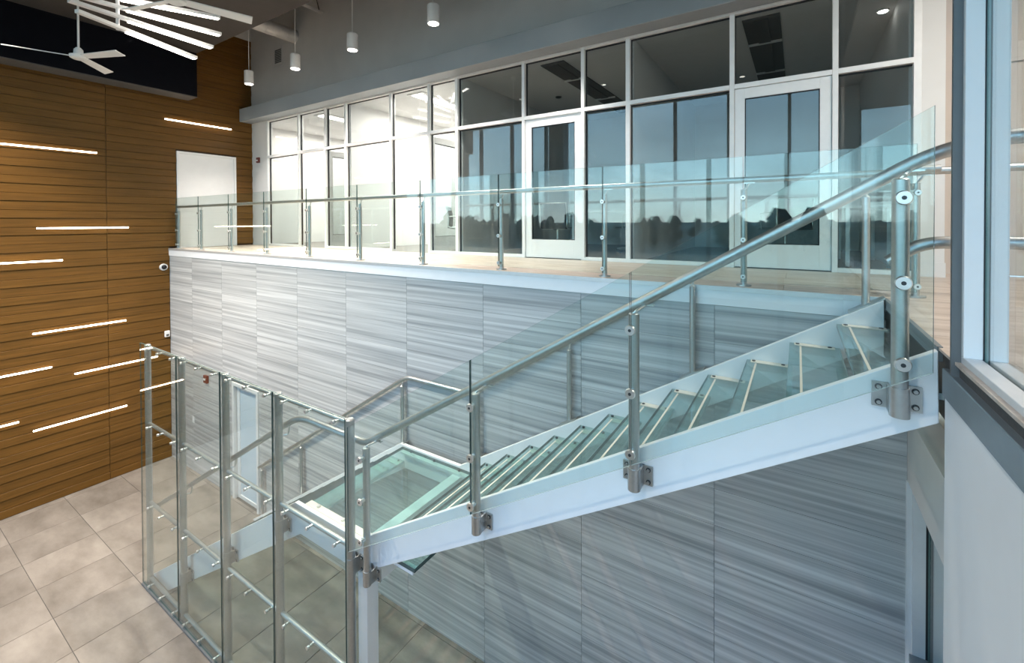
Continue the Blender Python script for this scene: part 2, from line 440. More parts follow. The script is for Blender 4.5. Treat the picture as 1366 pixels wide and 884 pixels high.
boxpart('jamb_gasket', 'black', wd, .588, .606, 2.361, 2.47, 4.555, ZC)
boxpart('inner_jamb', 'steelwhite', wd, .606, .655, 2.36, 2.47, 4.572, ZC, bevel=.002)
pane('pane', wd, 'g_side', .592, .602, YC, 2.36, 4.556, ZC)

# ---- recess under the stair head: beam, window below it
struct('trim_7', 'offwhite', 'pale beam edge under the stair head', 'beam', .65, .80, 2.5, YW, 3.28, 3.745)
struct('wall_recess', 'tan', 'tan wall in the recess above the pale beam', 'wall', .80, .9, 2.4, YW + .1, 3.6, ZB - .3)
struct('wall_east_lower', 'white', 'white wall below the lower window', 'wall', .66, .80, 2.5, YW, 0, 2.05)
wd2 = empty('window_2', (.75, 3.3, 2.05)); tag(wd2, 'lower window tucked under the pale beam by the striped wall', 'window', kind='structure')
boxpart('jamb', 'mull', wd2, .672, .74, YW - .06, YW, 2.05, 3.28)
boxpart('jamb_gasket', 'black', wd2, .738, .778, YW - .0595, YW, 2.05, 3.28)
boxpart('inner_jamb', 'mull', wd2, .778, .84, YW - .06, YW, 2.05, 3.28)
boxpart('sill', 'capgrey', wd2, .655, .84, 2.5, YW - .06, 2.05, 2.10)
pane('pane', wd2, 'g_side', .752, .762, 2.5, YW - .06, 2.10, 3.28)
struct('wall_lower_room', 'deck', 'dark back of the room behind the lower window', 'wall', 2.4, 2.5, 2.3, YW + .1, 0, 4.2)
tag(boxpart('trim_8', 'mull', None, .642, .672, YW - .03, YW + .02, 0, 3.28), 'narrow metal corner trim at the end of the striped wall', 'trim', kind='structure')
struct('wall_lower_side', 'deck', 'side of the room behind the lower window', 'wall', .80, 2.4, YW + .02, YW + .15, 0, 4.25)
struct('wall_lower_front', 'deck', 'near side of the room behind the lower window', 'wall', .65, 2.4, 2.38, 2.5, 0, 4.25)

# ---- south curtain wall behind the viewer
cw = empty('window_3', (-4, YC, 0)); tag(cw, 'full height glass curtain wall facing the lawn', 'window', kind='structure')
cx_ = [-11.4, -10.66, -9.2, -7.7, -6.2, -4.7, -3.2, -1.7, -.2, 1.3, 2.8, 3.95]
for x in cx_: boxpart('mullion', 'deck', cw, x - .04, x + .04, YC - .08, YC + .08, 0, ZC)
for zz in (.05, 3.9): boxpart('transom', 'deck', cw, XW, XE, YC - .05, YC + .05, zz - .04, zz + .04)
for a, b in zip(cx_, cx_[1:]): pane('pane', cw, 'g_curtain', a + .04, b - .04, YC - .006, YC + .006, .05 if a < -6.5 else 3.9, ZC)
struct('wall_south_shade', 'fascia', 'plain unseen wall added under the curtain wall glass to cut low skylight', 'wall', -6.2, XE, YC - .04, YC + .04, 0, 3.86)  # added out of view to hold skylight off the lower hall
for x, ww in ((-7.0, .28), (1.02, .2)):
    struct('column', 'fascia', 'blue-grey steel column by the curtain wall' + (' near the timber wall' if x < 0 else ' near the east walkway'), 'column', x - ww, x + ww, YC + .2, YC + .6, 0, ZC)

# ---- outdoors
struct('ground', 'ground', 'flat dull lawn outside the curtain wall', 'ground', -900, 900, -1800, YC - .2, -.2, -.1)
bm = bmesh.new()
for i in range(330):
    x = random.uniform(-170, 170); y = -random.uniform(75, 120); hgt = random.choice((4, 4.5, 5, 5.5, 6.5)) * random.uniform(.75, 1.1)
    for k in range(3):
        r = hgt * random.uniform(.16, .3)
        mt = Matrix.Translation((x + random.uniform(-r, r), y + random.uniform(-r, r), hgt * (.35 + .22 * k))) @ Matrix.Diagonal((r * 1.1, r * 1.1, r * 1.25, 1)) @ Euler((random.random() * 3,) * 3).to_matrix().to_4x4()
        bmesh.ops.create_icosphere(bm, subdivisions=1, radius=1, matrix=mt)
    cyl(bm, (x, y, -.1), (x, y, hgt * .5), .2, 5)
tag(build('treeline', bm, 'trees'), 'dark belt of trees along the horizon beyond the lawn', 'trees', kind='stuff')

# ================================================================== OFFICES
RX = [XW, -7.84, -4.88, -1.917, .987]
BX = [(-10.79, -9.50, -8.52, -7.84), (-7.84, -6.50, -5.52, -4.88), (-4.88, -3.554, -2.569, -1.917), (-1.917, -.662, .331, .987)]
YB = 10.2
ZH, ZM = 7.53, 6.683                      # glass head, middle rail centre
room_words = ['lit office next to the timber wall', 'lit office in the middle of the row', 'dark office in the middle of the row', 'dark office at the stair head']
struct('wall_office_end', 'offwhite', 'white wall between the timber wall and the glass office front', 'wall', XW, -10.815, YS - .04, YS + .1, ZB, 7.58)
struct('wall_office_back', 'offwhite', 'plain back wall of the row of offices', 'wall', XW - .1, 1.2, YB, YB + .1, ZB - .2, 7.7)
struct('floor_office', 'fabric', 'grey carpet floor of the offices', 'floor', XW - .1, 1.2, YS - .05, YB, ZB - .2, ZB)
struct('ceiling_office', 'offwhite', 'flat ceiling of the offices', 'ceiling', XW - .1, 1.2, YS + .1, YB, ZH + .03, ZH + .13)
struct('wall_office_west', 'offwhite', 'west side wall inside the lit end office', 'wall', XW - .1, XW, YS + .1, YB, ZB, 7.6)
for k, x in enumerate(RX[1:]):
    struct('wall_office_%d' % (k + 1), 'offwhite', 'partition on the stair side of the ' + room_words[k], 'wall', x - .05, x + .05, YS + .06, YB, ZB, 7.6)

def door_leaf(root, fx, hinge, x0, x1, pull=True):
    """glazed door leaf; fx maps (along, depth) to x, y"""
    h0, h1 = ZB + .012, ZM - .03
    W = abs(x1 - x0)
    def bx(bm, a0, a1, d0, d1, z0, z1):
        (p, q), (r_, s) = fx(a0, d0), fx(a1, d1)
        box(bm, min(p, r_), max(p, r_), min(q, s), max(q, s), z0, z1)
    part('stile', 'mull', root, lambda bm: bx(bm, 0, .105, -.022, .022, h0, h1), .002)
    part('stile', 'mull', root, lambda bm: bx(bm, W - .105, W, -.022, .022, h0, h1), .002)
    part('top_rail', 'mull', root, lambda bm: bx(bm, .105, W - .105, -.022, .022, h1 - .12, h1), .002)
    part('kick_rail', 'mull', root, lambda bm: bx(bm, .105, W - .105, -.022, .022, h0, h0 + .27), .002)
    def gl(bm):
        (p, q), (r_, s) = fx(.105, -.005), fx(W - .105, .005)
        pane_box(bm, min(p, r_), max(p, r_), min(q, s), max(q, s), h0 + .27, h1 - .12)
    part('pane', ['g_front', 'g_edge'], root, gl)
    def bead(bm):
        for a0, a1, z0, z1 in ((.105, .115, h0 + .27, h1 - .12), (W - .115, W - .105, h0 + .27, h1 - .12), (.105, W - .105, h1 - .13, h1 - .12), (.105, W - .105, h0 + .27, h0 + .278)):
            bx(bm, a0, a1, -.012, .012, z0, z1)
    part('gasket', 'black', root, bead)
    if pull:
        def pb(bm):
            zz = ZB + 1.04
            p, q = fx(.02, -.075), fx(W - .02, -.075)
            cyl(bm, (p[0], p[1], zz), (q[0], q[1], zz), .014, 12)
            for a in (.03, W - .03):
                p, q = fx(a, -.075), fx(a, -.02)
                cyl(bm, (p[0], p[1], zz), (q[0], q[1], zz), .012, 10)
        part('pull_bar', 'steelb', root, pb)
    else:
        part('closer', 'alu', root, lambda bm: bx(bm, W * .45, W * .45 + .22, -.07, -.022, h1 - .09, h1 - .03), .004)

for k, (a, b, c, d) in enumerate(BX):
    wn = empty('window_%d' % (k + 4), ((a + d) / 2, YS, ZB)); tag(wn, 'aluminium framed glass front of the ' + room_words[k], 'glass front', kind='structure')
    fy0, fy1 = YS - .05, YS + .06
    ends = [a + .0, b, c, d]
    for i, x in enumerate(ends):
        if i == 0 and k: continue
        hw = .026 if i < 3 else .03
        x_ = x + (.0 if i else .0)
        boxpart('mullion', 'mull', wn, x_ - hw, x_ + hw, fy0, fy1, ZB, ZH + .05, bevel=.002)
    for (p, q) in ((a, b), (b, c), (c, d)):
        boxpart('head', 'mull', wn, p + .027, q - .027, fy0, fy1, ZH, ZH + .05, bevel=.002)
        boxpart('transom', 'mull', wn, p + .027, q - .027, fy0, fy1, ZM - .028, ZM + .028, bevel=.002)
        if (p, q) != (b, c): boxpart('sill', 'mull', wn, p + .027, q - .027, fy0, fy1, ZB, ZB + .045, bevel=.002)
        pane('pane', wn, 'g_front', p + .025, q - .025, YS + .012, YS + .022, ZM + .026, ZH + .002)
        if (p, q) != (b, c): pane('pane', wn, 'g_front', p + .025, q - .025, YS + .012, YS + .022, ZB + .043, ZM - .026)
    def gk(bm):
        for (p, q) in ((a, b), (b, c), (c, d)):
            box(bm, p + .025, p + .036, YS + .0, YS + .035, ZB + .04, ZH)
            box(bm, p + .03, q - .03, YS + .0, YS + .035, ZH - .012, ZH + .002)
            if (p, q) != (b, c): box(bm, p + .03, q - .03, YS, YS + .035, ZM - .04, ZM - .026)
    part('gasket', 'black', wn, gk)
    dr = empty('door_%d' % (k + 1), ((b + c) / 2, YS, ZB))
    if k < 2:
        tag(dr, 'glazed office door standing open inside the ' + room_words[k], 'door', kind='structure')
        door_leaf(dr, lambda s, t, c=c: (c - .06 + t, YS + .06 + s), 'r', 0, .93, False)
    else:
        tag(dr, 'closed white glazed door with pull bar into the ' + room_words[k], 'door', kind='structure')
        door_leaf(dr, lambda s, t, b=b: (b + .029 + s, YS - .005 + t), 'l', 0, c - b - .058)

# ceiling slot lights, room lamps
for k in range(4):
    x0, x1 = RX[k], RX[k + 1]
    xc = (BX[k][1] + BX[k][2]) / 2 - (.15 if k < 3 else .22)
    lt = empty('slot_light', (xc, 8, ZH))
    tag(lt, ('glowing' if k < 2 else 'unlit') + ' recessed ceiling slot fixture in the ' + room_words[k], 'light')
    boxpart('housing', 'offwhite' if k < 2 else 'slotgrey', lt, xc - .2, xc + .2, YS + .25, YB - .4, ZH + .012, ZH + .029)
    boxpart('diffuser', 'e_slot' if k < 2 else 'slotgrey', lt, xc - (.11 if k < 2 else .07), xc + (.11 if k < 2 else .07), YS + .3, YB - .5, ZH - .002, ZH + .012)
    for yy in (7.0, 8.4):
        boxpart('cross_rib', 'plastic', lt, xc - .2, xc + .2, yy, yy + .03, ZH - .014, ZH + .012)
    if k < 2:
        lamp('office_lamp', 'AREA', (xc, 8, ZH - .05), 78, (1, .93, .85), .4, (0, 0, 0), size_y=3.6)
        xo = (x0 + x1) / 2
        lamp('office_lamp', 'AREA', (x0 + .7, 8, ZH - .02), 38, (1, .93, .85), .5, (0, 0, 0), size_y=3)
def downlight(x, y, lit, label):
    t = empty('downlight', (x, y, ZH + .01)); tag(t, label, 'light')
    part('trim_ring', 'plastic' if lit else 'slotgrey', t, lambda bm: cyl(bm, (x, y, ZH + .012), (x, y, ZH + .029), .06, 20))
    part('lens', 'e_down' if lit else 'black', t, lambda bm: cyl(bm, (x, y, ZH + .004), (x, y, ZH + .013), .045, 20))
downlight(.83, 6.75, True, 'small round lit downlight in the dark office at the stair head')
downlight(-3.98, 7.9, False, 'small dark round ceiling fitting in the dark middle office')

def office_chair(x, y, rot, label):
    t = empty('office_chair', (x, y, ZB)); tag(t, label, 'chair', 'black mesh office chairs')
    R = Matrix.Rotation(rot, 4, 'Z')
    def w_(u, v, z): p = R @ Vector((u, v, 0)); return (x + p.x, y + p.y, ZB + z)
    def back(bm):
        pts = [(-.02, .43), (-.0, .52), (.005, .62), (-.01, .74), (-.045, .86)]
        prev = None
        for q in range(2):
            A = [[bm.verts.new(w_(s * .225, -.22 + u - .012 * q, z)) for s in (-1, 1)] for u, z in pts]
            for a_, b_ in zip(A, A[1:]):
                bm.faces.new((a_[0], a_[1], b_[1], b_[0]) if q else (b_[0], b_[1], a_[1], a_[0]))
            if q:
                n = len(A)
                for a_, b_, c_, d_ in zip(prev, prev[1:], A, A[1:]):
                    bm.faces.new((a_[0], c_[0], d_[0], b_[0])); bm.faces.new((a_[1], b_[1], d_[1], c_[1]))
                bm.faces.new((prev[0][0], prev[0][1], A[0][1], A[0][0])); bm.faces.new((prev[-1][0], A[-1][0], A[-1][1], prev[-1][1]))
            prev = A
    part('backrest', 'mesh_black', t, back)
    part('seat', 'mesh_black', t, lambda bm: tube(bm, [w_(0, -.22, .43), w_(0, -.1, .425), w_(0, .15, .44), w_(0, .24, .43)], .02, 6) or prism_seat(bm, w_))
    def fr(bm):
        for s in (-1, 1):
            tube(bm, rounded([w_(s * .24, -.27, .87), w_(s * .24, -.22, .64), w_(s * .24, -.24, .44), w_(s * .24, .24, .43)], .08, 4), .013, 8)
        cyl(bm, w_(-.24, -.265, .86), w_(.24, -.265, .86), .012, 8)
        cyl(bm, w_(-.24, -.1, .425), w_(.24, -.1, .425), .012, 8)
    part('frame', 'steelb', t, fr)
    for s in (-1, 1):
        part('armrest', 'steelb', t, lambda bm: tube(bm, rounded([w_(s * .27, -.2, .66), w_(s * .29, .12, .66), w_(s * .27, .12, .43)], .06, 4), .012, 8))
    def ft(bm):
        cyl(bm, w_(0, 0, .1), w_(0, 0, .42), .025, 10)
        for i in range(5):
            an = 2 * math.pi * i / 5
            cyl(bm, w_(0, 0, .1), w_(.28 * math.cos(an), .28 * math.sin(an), .06), .018, 8)
    part('base', 'steelb', t, ft)
    for i in range(5):
        an = 2 * math.pi * i / 5; cxx, cyy = .28 * math.cos(an), .28 * math.sin(an)
        part('caster', 'black', t, lambda bm: cyl(bm, w_(cxx - .02, cyy, .03), w_(cxx + .02, cyy, .03), .03, 10))
def prism_seat(bm, w_):
    A = [bm.verts.new(w_(sx_ * .225, sy_, zz)) for zz in (.425, .45) for sx_, sy_ in ((-1, -.22), (1, -.22), (1, .25), (-1, .25))]
    for f in ((0, 3, 2, 1), (4, 5, 6, 7), (0, 1, 5, 4), (1, 2, 6, 5), (2, 3, 7, 6), (3, 0, 4, 7)): bm.faces.new([A[i] for i in f])
office_chair(-3.52, 6.95, math.radians(8), 'black mesh chair with chrome frame behind the closed door of the middle dark office')
office_chair(-2.45, 7.7, math.radians(100), 'black mesh chair behind the narrow side pane of the middle dark office')
office_chair(-5.75, 7.05, math.radians(-60), 'black mesh chair behind the open door of the lit middle office')
office_chair(-8.55, 7.25, math.radians(-70), 'black mesh chair behind the open door of the lit end office')
office_chair(-.15, 7.4, math.radians(30), 'black mesh chair behind the door of the dark office at the stair head')
def desk(x0, x1, y0, y1, label):
    t = empty('desk', ((x0 + x1) / 2, (y0 + y1) / 2, ZB)); tag(t, label, 'desk')
    boxpart('desktop', 'offwhite', t, x0, x1, y0, y1, ZB + .70, ZB + .73, bevel=.003)
    for xx in (x0 + .05, x1 - .05):
        for yy in (y0 + .05, y1 - .05):
            boxpart('leg', 'alu', t, xx - .02, xx + .02, yy - .02, yy + .02, ZB, ZB + .70)
desk(-3.2, -2.0, 6.75, 7.35, 'white desk beside the chair in the middle dark office')
desk(.45, .93, 6.6, 8.0, 'white desk along the partition of the dark office at the stair head')
# shelf unit in the lit end office
t = empty('shelf_unit', (-9.2, 10, ZB)); tag(t, 'low white shelf unit against the back wall of the lit end office', 'shelf')
for xx in (-10.9, -9.6, -8.3): boxpart('upright', 'plastic', t, xx - .015, xx + .015, YB - .4, YB - .005, ZB, ZB + 1.25)
for i in range(5): boxpart('shelf', 'plastic', t, -10.9, -8.3, YB - .4, YB - .01, ZB + .05 + .29 * i, ZB + .07 + .29 * i)

# wall and door east of the offices
struct('wall_office_return', 'offwhite', 'narrow off-white wall at the end of the glass office front', 'wall', 1.014, 1.19, YS - .04, 6.3, ZB, 7.58)
tag(boxpart('baseboard_right', 'offwhite', None, 1.014, 1.196, YS - .055, YS - .04, ZB, ZB + .14), 'white baseboard below the narrow end wall', 'baseboard', kind='structure')
struct('wall_door_recess', 'beige', 'beige wall around the recessed beige door', 'wall', 1.19, 1.33, 6.26, 6.36, ZB, 7.9)
struct('wall_door_head', 'beige', 'beige wall over the recessed beige door', 'wall', 1.33, XE, 6.26, 6.36, ZB + 2.12, 7.9)
struct('wall_door_side', 'beige', 'beige wall beyond the recessed beige door', 'wall', 2.4, XE, 6.26, 6.36, ZB, ZB + 2.12)
struct('floor_recess', 'walktile', 'floor in front of the beige door', 'floor', 1.19, XE, YS - .05, 6.4, ZB - .2, ZB - .001)
dd = empty('door_5', (1.8, 6.3, ZB)); tag(dd, 'flat beige door in a recess at the end of the walkway', 'door', kind='structure')
boxpart('leaf', 'beige', dd, 1.365, 2.36, 6.27, 6.31, ZB + .01, ZB + 2.08, bevel=.002)
boxpart('casing', 'beige', dd, 1.325, 1.36, 6.24, 6.33, ZB, ZB + 2.12, bevel=.002)
boxpart('casing', 'beige', dd, 1.36, 2.4, 6.24, 6.33, ZB + 2.085, ZB + 2.12, bevel=.002)
for zz in (.25, 1.0, 1.8): part('hinge', 'steel', dd, lambda bm: cyl(bm, (1.362, 6.25, ZB + zz), (1.362, 6.25, ZB + zz + .1), .01, 8))

# white door in the timber wall at the end of the walkway
dw = empty('door_6', (XW, 4.86, ZB)); tag(dw, 'white door set in the timber wall at the end of the walkway', 'door', kind='structure')
boxpart('leaf', 'white', dw, XW - .018, XW - .002, DY0 + .05, DY1 - .05, ZB + .005, DZ - .05)
for a, b, c, d in ((DY0, DY0 + .05, ZB, DZ), (DY1 - .05, DY1, ZB, DZ), (DY0 + .05, DY1 - .05, DZ - .05, DZ)):
    boxpart('casing', 'white', dw, XW - .018, XW + .02, a, b, c, d, bevel=.002)
# lower door in the tiled wall
dl = empty('door_7', (-8.35, YW, 0)); tag(dl, 'lower door with frosted blue pane in the tiled wall', 'door', kind='structure')
for a, b, c, d in ((LD0, LD0 + .06, 0, LDZ), (LD1 - .06, LD1, 0, LDZ), (LD0 + .06, LD1 - .06, LDZ - .06, LDZ)):
    boxpart('casing', 'mull', dl, a, b, YW - .03, YW + .1, c, d, bevel=.002)
for a, b, c, d in ((LD0 + .07, LD0 + .16, .012, LDZ - .07), (LD1 - .12, LD1 - .07, .012, LDZ - .07), (LD0 + .16, LD1 - .12, LDZ - .13, LDZ - .07), (LD0 + .16, LD1 - .12, .012, .08)):
    boxpart('leaf_frame', 'mull', dl, a, b, YW + .03, YW + .07, c, d, bevel=.002)
boxpart('frosted_pane', 'frost', dl, LD0 + .16, LD1 - .12, YW + .045, YW + .06, .08, LDZ - .13)
struct('wall_door_backing', 'deck', 'dark space behind the lower door', 'wall', LD0, LD1, YW + .11, YW + .16, 0, LDZ)

# ================================================================== STAIR
SL = .5985                                     # slope of the upper flight
KX0, KX1, ZL = -4.25, -3.28, 2.285             # landing knees on the stringer top
S1, S2 = 2.55, 2.592                           # near stringer plate
T1, T2 = 3.955, 3.997                          # far stringer plate
def top_z(x):
    return ZL + SL * (x - KX1) if x > KX1 else (ZL if x > KX0 else ZL - .628 * (KX0 - x))
outline = [(-7.86, .004), (KX0, ZL), (KX1, ZL), (.50, top_z(.50)), (.505, 4.24), (-3.255, 1.997), (-4.16, 1.997), (-7.33, .004)]
st = empty('staircase', (-3.6, 3.3, 0))
tag(st, 'straight staircase with white steel stringers and green glass treads rising to the walkway', 'staircase')
part('stringer', 'steelwhite', st, lambda bm: prism(bm, outline, S1, S2), .003)
part('stringer', 'steelwhite', st, lambda bm: prism(bm, outline, T1, T2), .003)
RISE, RUN = .1745, .2855
LZ = 2.262
def tread(x, z, over=False):
    def sheet(bm):
        for f, mi in zip(box(bm, x, x + .305, S2 + .004, T1 - .004, z - .028, z), (0, 0, 2, 2, 1, 2)): f.material_index = mi
    t = part('tread', ['g_tread', 'g_edge', 'g_edge_w'], st, sheet)
    part('nosing_strip', 'cream', t, lambda bm: box(bm, x + .062, x + .074, S2 + .06, T1 - .10, z, z + .0035))
    for ya, yb in ((T1 - .080, T1 - .008), (S2 + .008, S2 + .080)):
        part('bracket', 'cream', t, lambda bm: box(bm, x + .03, x + .275, ya, yb, z if over else z - .040, z + .005 if over else z - .0285))
        for xx in (x + .05, x + .245):
            part('bolt', 'gunmetal', t, lambda bm: cyl(bm, (xx, (ya + yb) / 2, z), (xx, (ya + yb) / 2, z + .010), .013, 10))
for k in range(12): tread(-2.905 + RUN * k, LZ + RISE * (k + 1), k > 5)
for k in range(1, 13): tread(-4.20 - .2785 * k, LZ - RISE * k)
ld = part('landing', ['g_tread', 'g_edge'], st, lambda bm: pane_box(bm, -4.20, -2.63, S2 + .004, T1 - .004, LZ - .035, LZ))
part('clamp_bar', 'cream', ld, lambda bm: box(bm, -4.16, -3.16, S2 + .012, S2 + .085, LZ, LZ + .012), .003)
part('ledger', 'steelwhite', ld, lambda bm: box(bm, -4.18, -2.65, T1 - .06, T1 - .002, LZ - .06, LZ - .036))
part('ledger', 'steelwhite', ld, lambda bm: box(bm, -4.18, -2.65, S2 + .002, S2 + .07, LZ - .06, LZ - .036))
for yy in (S2 + .055, T1 - .05):
    for xx in (-4.0, -3.62, -3.24):
        part('bolt', 'steelb' if yy < 3 else 'gunmetal', ld, lambda bm: cyl(bm, (xx, yy, LZ), (xx, yy, LZ + (.026 if yy < 3 else .008)), .019 if yy < 3 else .016, 12))
boxpart('column', 'steelwhite', st, -3.335, -3.215, 2.592, 2.72, 0, 1.997, bevel=.003)
boxpart('cross_beam', 'steelwhite', st, -3.335, -3.215, 2.72, 3.955, 1.80, 2.20, bevel=.003)
boxpart('base_plate', 'steelwhite', st, -3.40, -3.15, 2.595, 2.79, 0, .015)

# ---- near guard rail of the upper flight
gr = empty('stair_guardrail', (-1.3, 2.47, 2.2))
tag(gr, 'near guard rail of the upper stair flight with clear glass panels on steel posts', 'railing')
PX = [-3.06, -1.895, -.775, .365]
GY0, GY1 = 2.402, 2.414
def clamp(parent, x, y, r, z0, z1, yw):
    """split sleeve with two bolted flange plates against the stringer face"""
    c = part('clamp', 'steel', parent, lambda bm: (cyl(bm, (x, y, z0), (x, y, z1), r + .005, 18), box(bm, x - .085, x - .028, yw - .014, yw - .001, z0 + .008, z1 - .008), box(bm, x + .028, x + .085, yw - .014, yw - .001, z0 + .008, z1 - .008),
        box(bm, x - .036, x - .026, y, yw - .001, z0 + .008, z1 - .008), box(bm, x + .026, x + .036, y, yw - .001, z0 + .008, z1 - .008)))
    return c
def bolts(parent, x, yw, z0, z1, name='clamp_bolt'):
    for xx in (x - .062, x + .062):
        for zz in (z0 + .028, z1 - .028):
            part(name, ['steel', 'gunmetal'], parent, lambda bm: (cyl(bm, (xx, yw - .014, zz), (xx, yw - .018, zz), .0135, 12, 1), cyl(bm, (xx, yw - .018, zz), (xx, yw - .026, zz), .009, 6)))
def disc(parent, x, z, y0, y1, r=.030):
    """glass fixing: spacer behind the sheet, round cap in front with a dark socket"""
    part('glass_fixing', ['steelb', 'gunmetal'], parent, lambda bm: (cyl(bm, (x, y1 + .001, z), (x, y1 + .032, z), .016, 12), cyl(bm, (x, y0 - .001, z), (x, y0 - .010, z), r, 20, 0, r * .86), cyl(bm, (x, y0 - .010, z), (x, y0 - .0115, z), r * .3, 8, 1)))
HY = 2.555
def rail_z(x):
    if x > .554: return 5.43
    return 4.62 + .607 * (x + .78) if x > -3.16 else (3.17 if x > -4.17 else 3.17 - .60 * (-4.17 - x))
for i, x in enumerate(PX):
    zt = rail_z(x) - .045 if i else 3.198
    zb = top_z(x) - .20 if i else 2.03
    p = part('post', 'steel', gr, lambda bm: (cyl(bm, (x, 2.47, zb + .002), (x, 2.47, zt), .030, 20), cyl(bm, (x, 2.47, zt), (x, 2.47, zt + .006), .030, 20, 0, .024)))
    clamp(p, x, 2.47, .030, zb, zb + .125, S1)
    bolts(p, x, S1, zb, zb + .125)
    for dz in (.078, .428, .765): disc(p, x, zt - dz, GY0, GY1)
    part('rail_bracket', 'steelb', p, lambda bm: (tube(bm, rounded([(x, 2.47, zt + .004), (x + .015, 2.47, zt + .02), (x + .04, HY - .01, rail_z(x + .05) - .034)], .015, 4), .008, 8), box(bm, x + .01, x + .09, HY - .012, HY + .012, rail_z(x + .05) - .036, rail_z(x + .05) - .028)))
def gpanel(x0, x1, drop=0):
    poly = [(x0, top_z(x0) - .035), (x1, top_z(x1) - .035), (x1, top_z(x1) + 1.035), (x0, top_z(x0) + 1.035)]
    o_ = part('glass_panel', ['g_rail', 'g_edge', 'g_edge_w'], gr, lambda bm: prism(bm, poly, GY0, GY1, 'y', 0, 1))
    for f in o_.data.polygons:
        if f.material_index == 1 and f.normal.z < -.3: f.material_index = 2
gpanel(-3.225, -1.899); gpanel(-1.891, -.779); gpanel(-.771, .458)
hr = [(1.7, HY, 5.43), (.554, HY, 5.43), (-3.16, HY, rail_z(-3.159)), (-3.30, HY, 3.17), (-4.17, HY, 3.17), (-7.66, HY, rail_z(-7.66))]
part('handrail', 'steel', gr, lambda bm: tube(bm, rounded(hr, .2, 8), .030, 18))
# short level rail at the stair head
sr = empty('grab_rail', (.9, HY, 4.9)); tag(sr, 'short bent steel rail at knee height behind the last stair post', 'railing')
part('pipe', 'steel', sr, lambda bm: tube(bm, rounded([(.335, HY, 4.915), (.45, HY, 5.005), (1.7, HY, 5.02)], .12, 6), .026, 16))
part('bracket', 'steelb', sr, lambda bm: (cyl(bm, (.345, 2.50, 4.91), (.345, HY, 4.92), .012, 10),))

# ---- far handrail of both flights
fr_ = empty('stair_handrail', (-2, 4.05, 0)); tag(fr_, 'slim far handrail on posts along the striped wall side of the stair', 'railing')
FY = 4.045
def frail(x):
    return 3.112 + .622 * (x + 3.19) if x > -3.19 else (3.112 if x > -4.22 else 3.112 - .622 * (-4.22 - x))
for x in (-7.72, -6.56, -5.43, -4.30, -3.08, -1.925, -.76, .41):
    zt = frail(x) - .085; zb = top_z(x) - .16
    p = part('post', 'steel', fr_, lambda bm: cyl(bm, (x, FY, max(zb, .02)), (x, FY, zt), .024, 14))
    part('rail_bracket', 'steelb', p, lambda bm: (cyl(bm, (x, FY, zt), (x, FY, zt + .012), .024, 12, 0, .012), cyl(bm, (x, FY, zt + .01), (x + .008, FY, frail(x) - .02), .008, 8)))
    part('foot_plate', 'steel', p, lambda bm: prism(bm, [(x - .1, top_z(x - .1) + .001), (x + .1, top_z(x + .1) + .001), (x + .1, top_z(x + .1) + .012), (x - .1, top_z(x - .1) + .012)] if x > -7.6 else [(x - .05, .02), (x + .05, .02), (x + .05, .035), (x - .05, .035)], T1 + .012, FY + .03))
part('handrail', 'steel', fr_, lambda bm: tube(bm, rounded([(.80, FY, 5.447), (.565, FY, 5.447), (-3.19, FY, 3.112), (-4.22, FY, 3.112), (-7.82, FY, frail(-7.82))], .10, 6), .0235, 16))

# ---- tall glass screen beside the lower flight
sc = empty('glass_screen', (-5.5, 2.44, 0)); tag(sc, 'tall glass screen on steel posts standing beside the lower stair flight', 'screen')
SX = [-7.70, -6.61, -5.47, -4.39, -3.272]
SY = 2.47
for i, x in enumerate(SX):
    p = part('post', 'steel', sc, lambda bm: (cyl(bm, (x, SY, .012), (x, SY, 3.385), .038, 22), cyl(bm, (x, SY, 3.385), (x, SY, 3.395), .038, 22, 0, .028)))
    part('foot_plate', 'steel', p, lambda bm: cyl(bm, (x, SY, .004), (x, SY, .012), .065, 20))
    if i:
        zz = {1: .48, 2: 1.20, 3: 1.96, 4: 2.03}[i]
        clamp(p, x, SY, .038, zz, zz + .15, S1)
        bolts(p, x, S1, zz, zz + .15)
        if i < 4:
            part('rail_bracket', 'steelb', p, lambda bm: tube(bm, rounded([(x, SY + .03, rail_z(x) - .09), (x + .04, HY - .01, rail_z(x) - .09), (x + .05, HY, rail_z(x + .05) - .03)], .02, 4), .008, 8))
pins = [(-7.52, -7.15, -6.74), (-6.43, -6.03, -5.63), (-5.30, -4.91, -4.51), (-4.20, -3.80, -3.40)]
for i, (a, b) in enumerate(zip(SX, SX[1:])):
    for zz in (3.36, 2.28, 1.17, .085):
        rr = part('rail', 'steel', sc, lambda bm: cyl(bm, (a + .036, SY, zz), (b - .036, SY, zz), .023, 14))
        for x in pins[i]:
            part('glass_fixing', 'steelb', rr, lambda bm: (cyl(bm, (x, SY - .015, zz), (x, 2.4155, zz), .011, 10), cyl(bm, (x, 2.4025, zz), (x, 2.380, zz), .0165, 14)))
    pane('glass_panel', sc, 'g_screen', a + (.008 if i else -.07), b - (.008 if i < 3 else -.012), 2.403, 2.415, .035, 3.42, edge='g_edge')
boxpart('floor_channel', 'shade_channel_grey', sc, SX[0] - .06, SX[-1] + .05, 2.385, 2.435, .006, .034, bevel=.002)

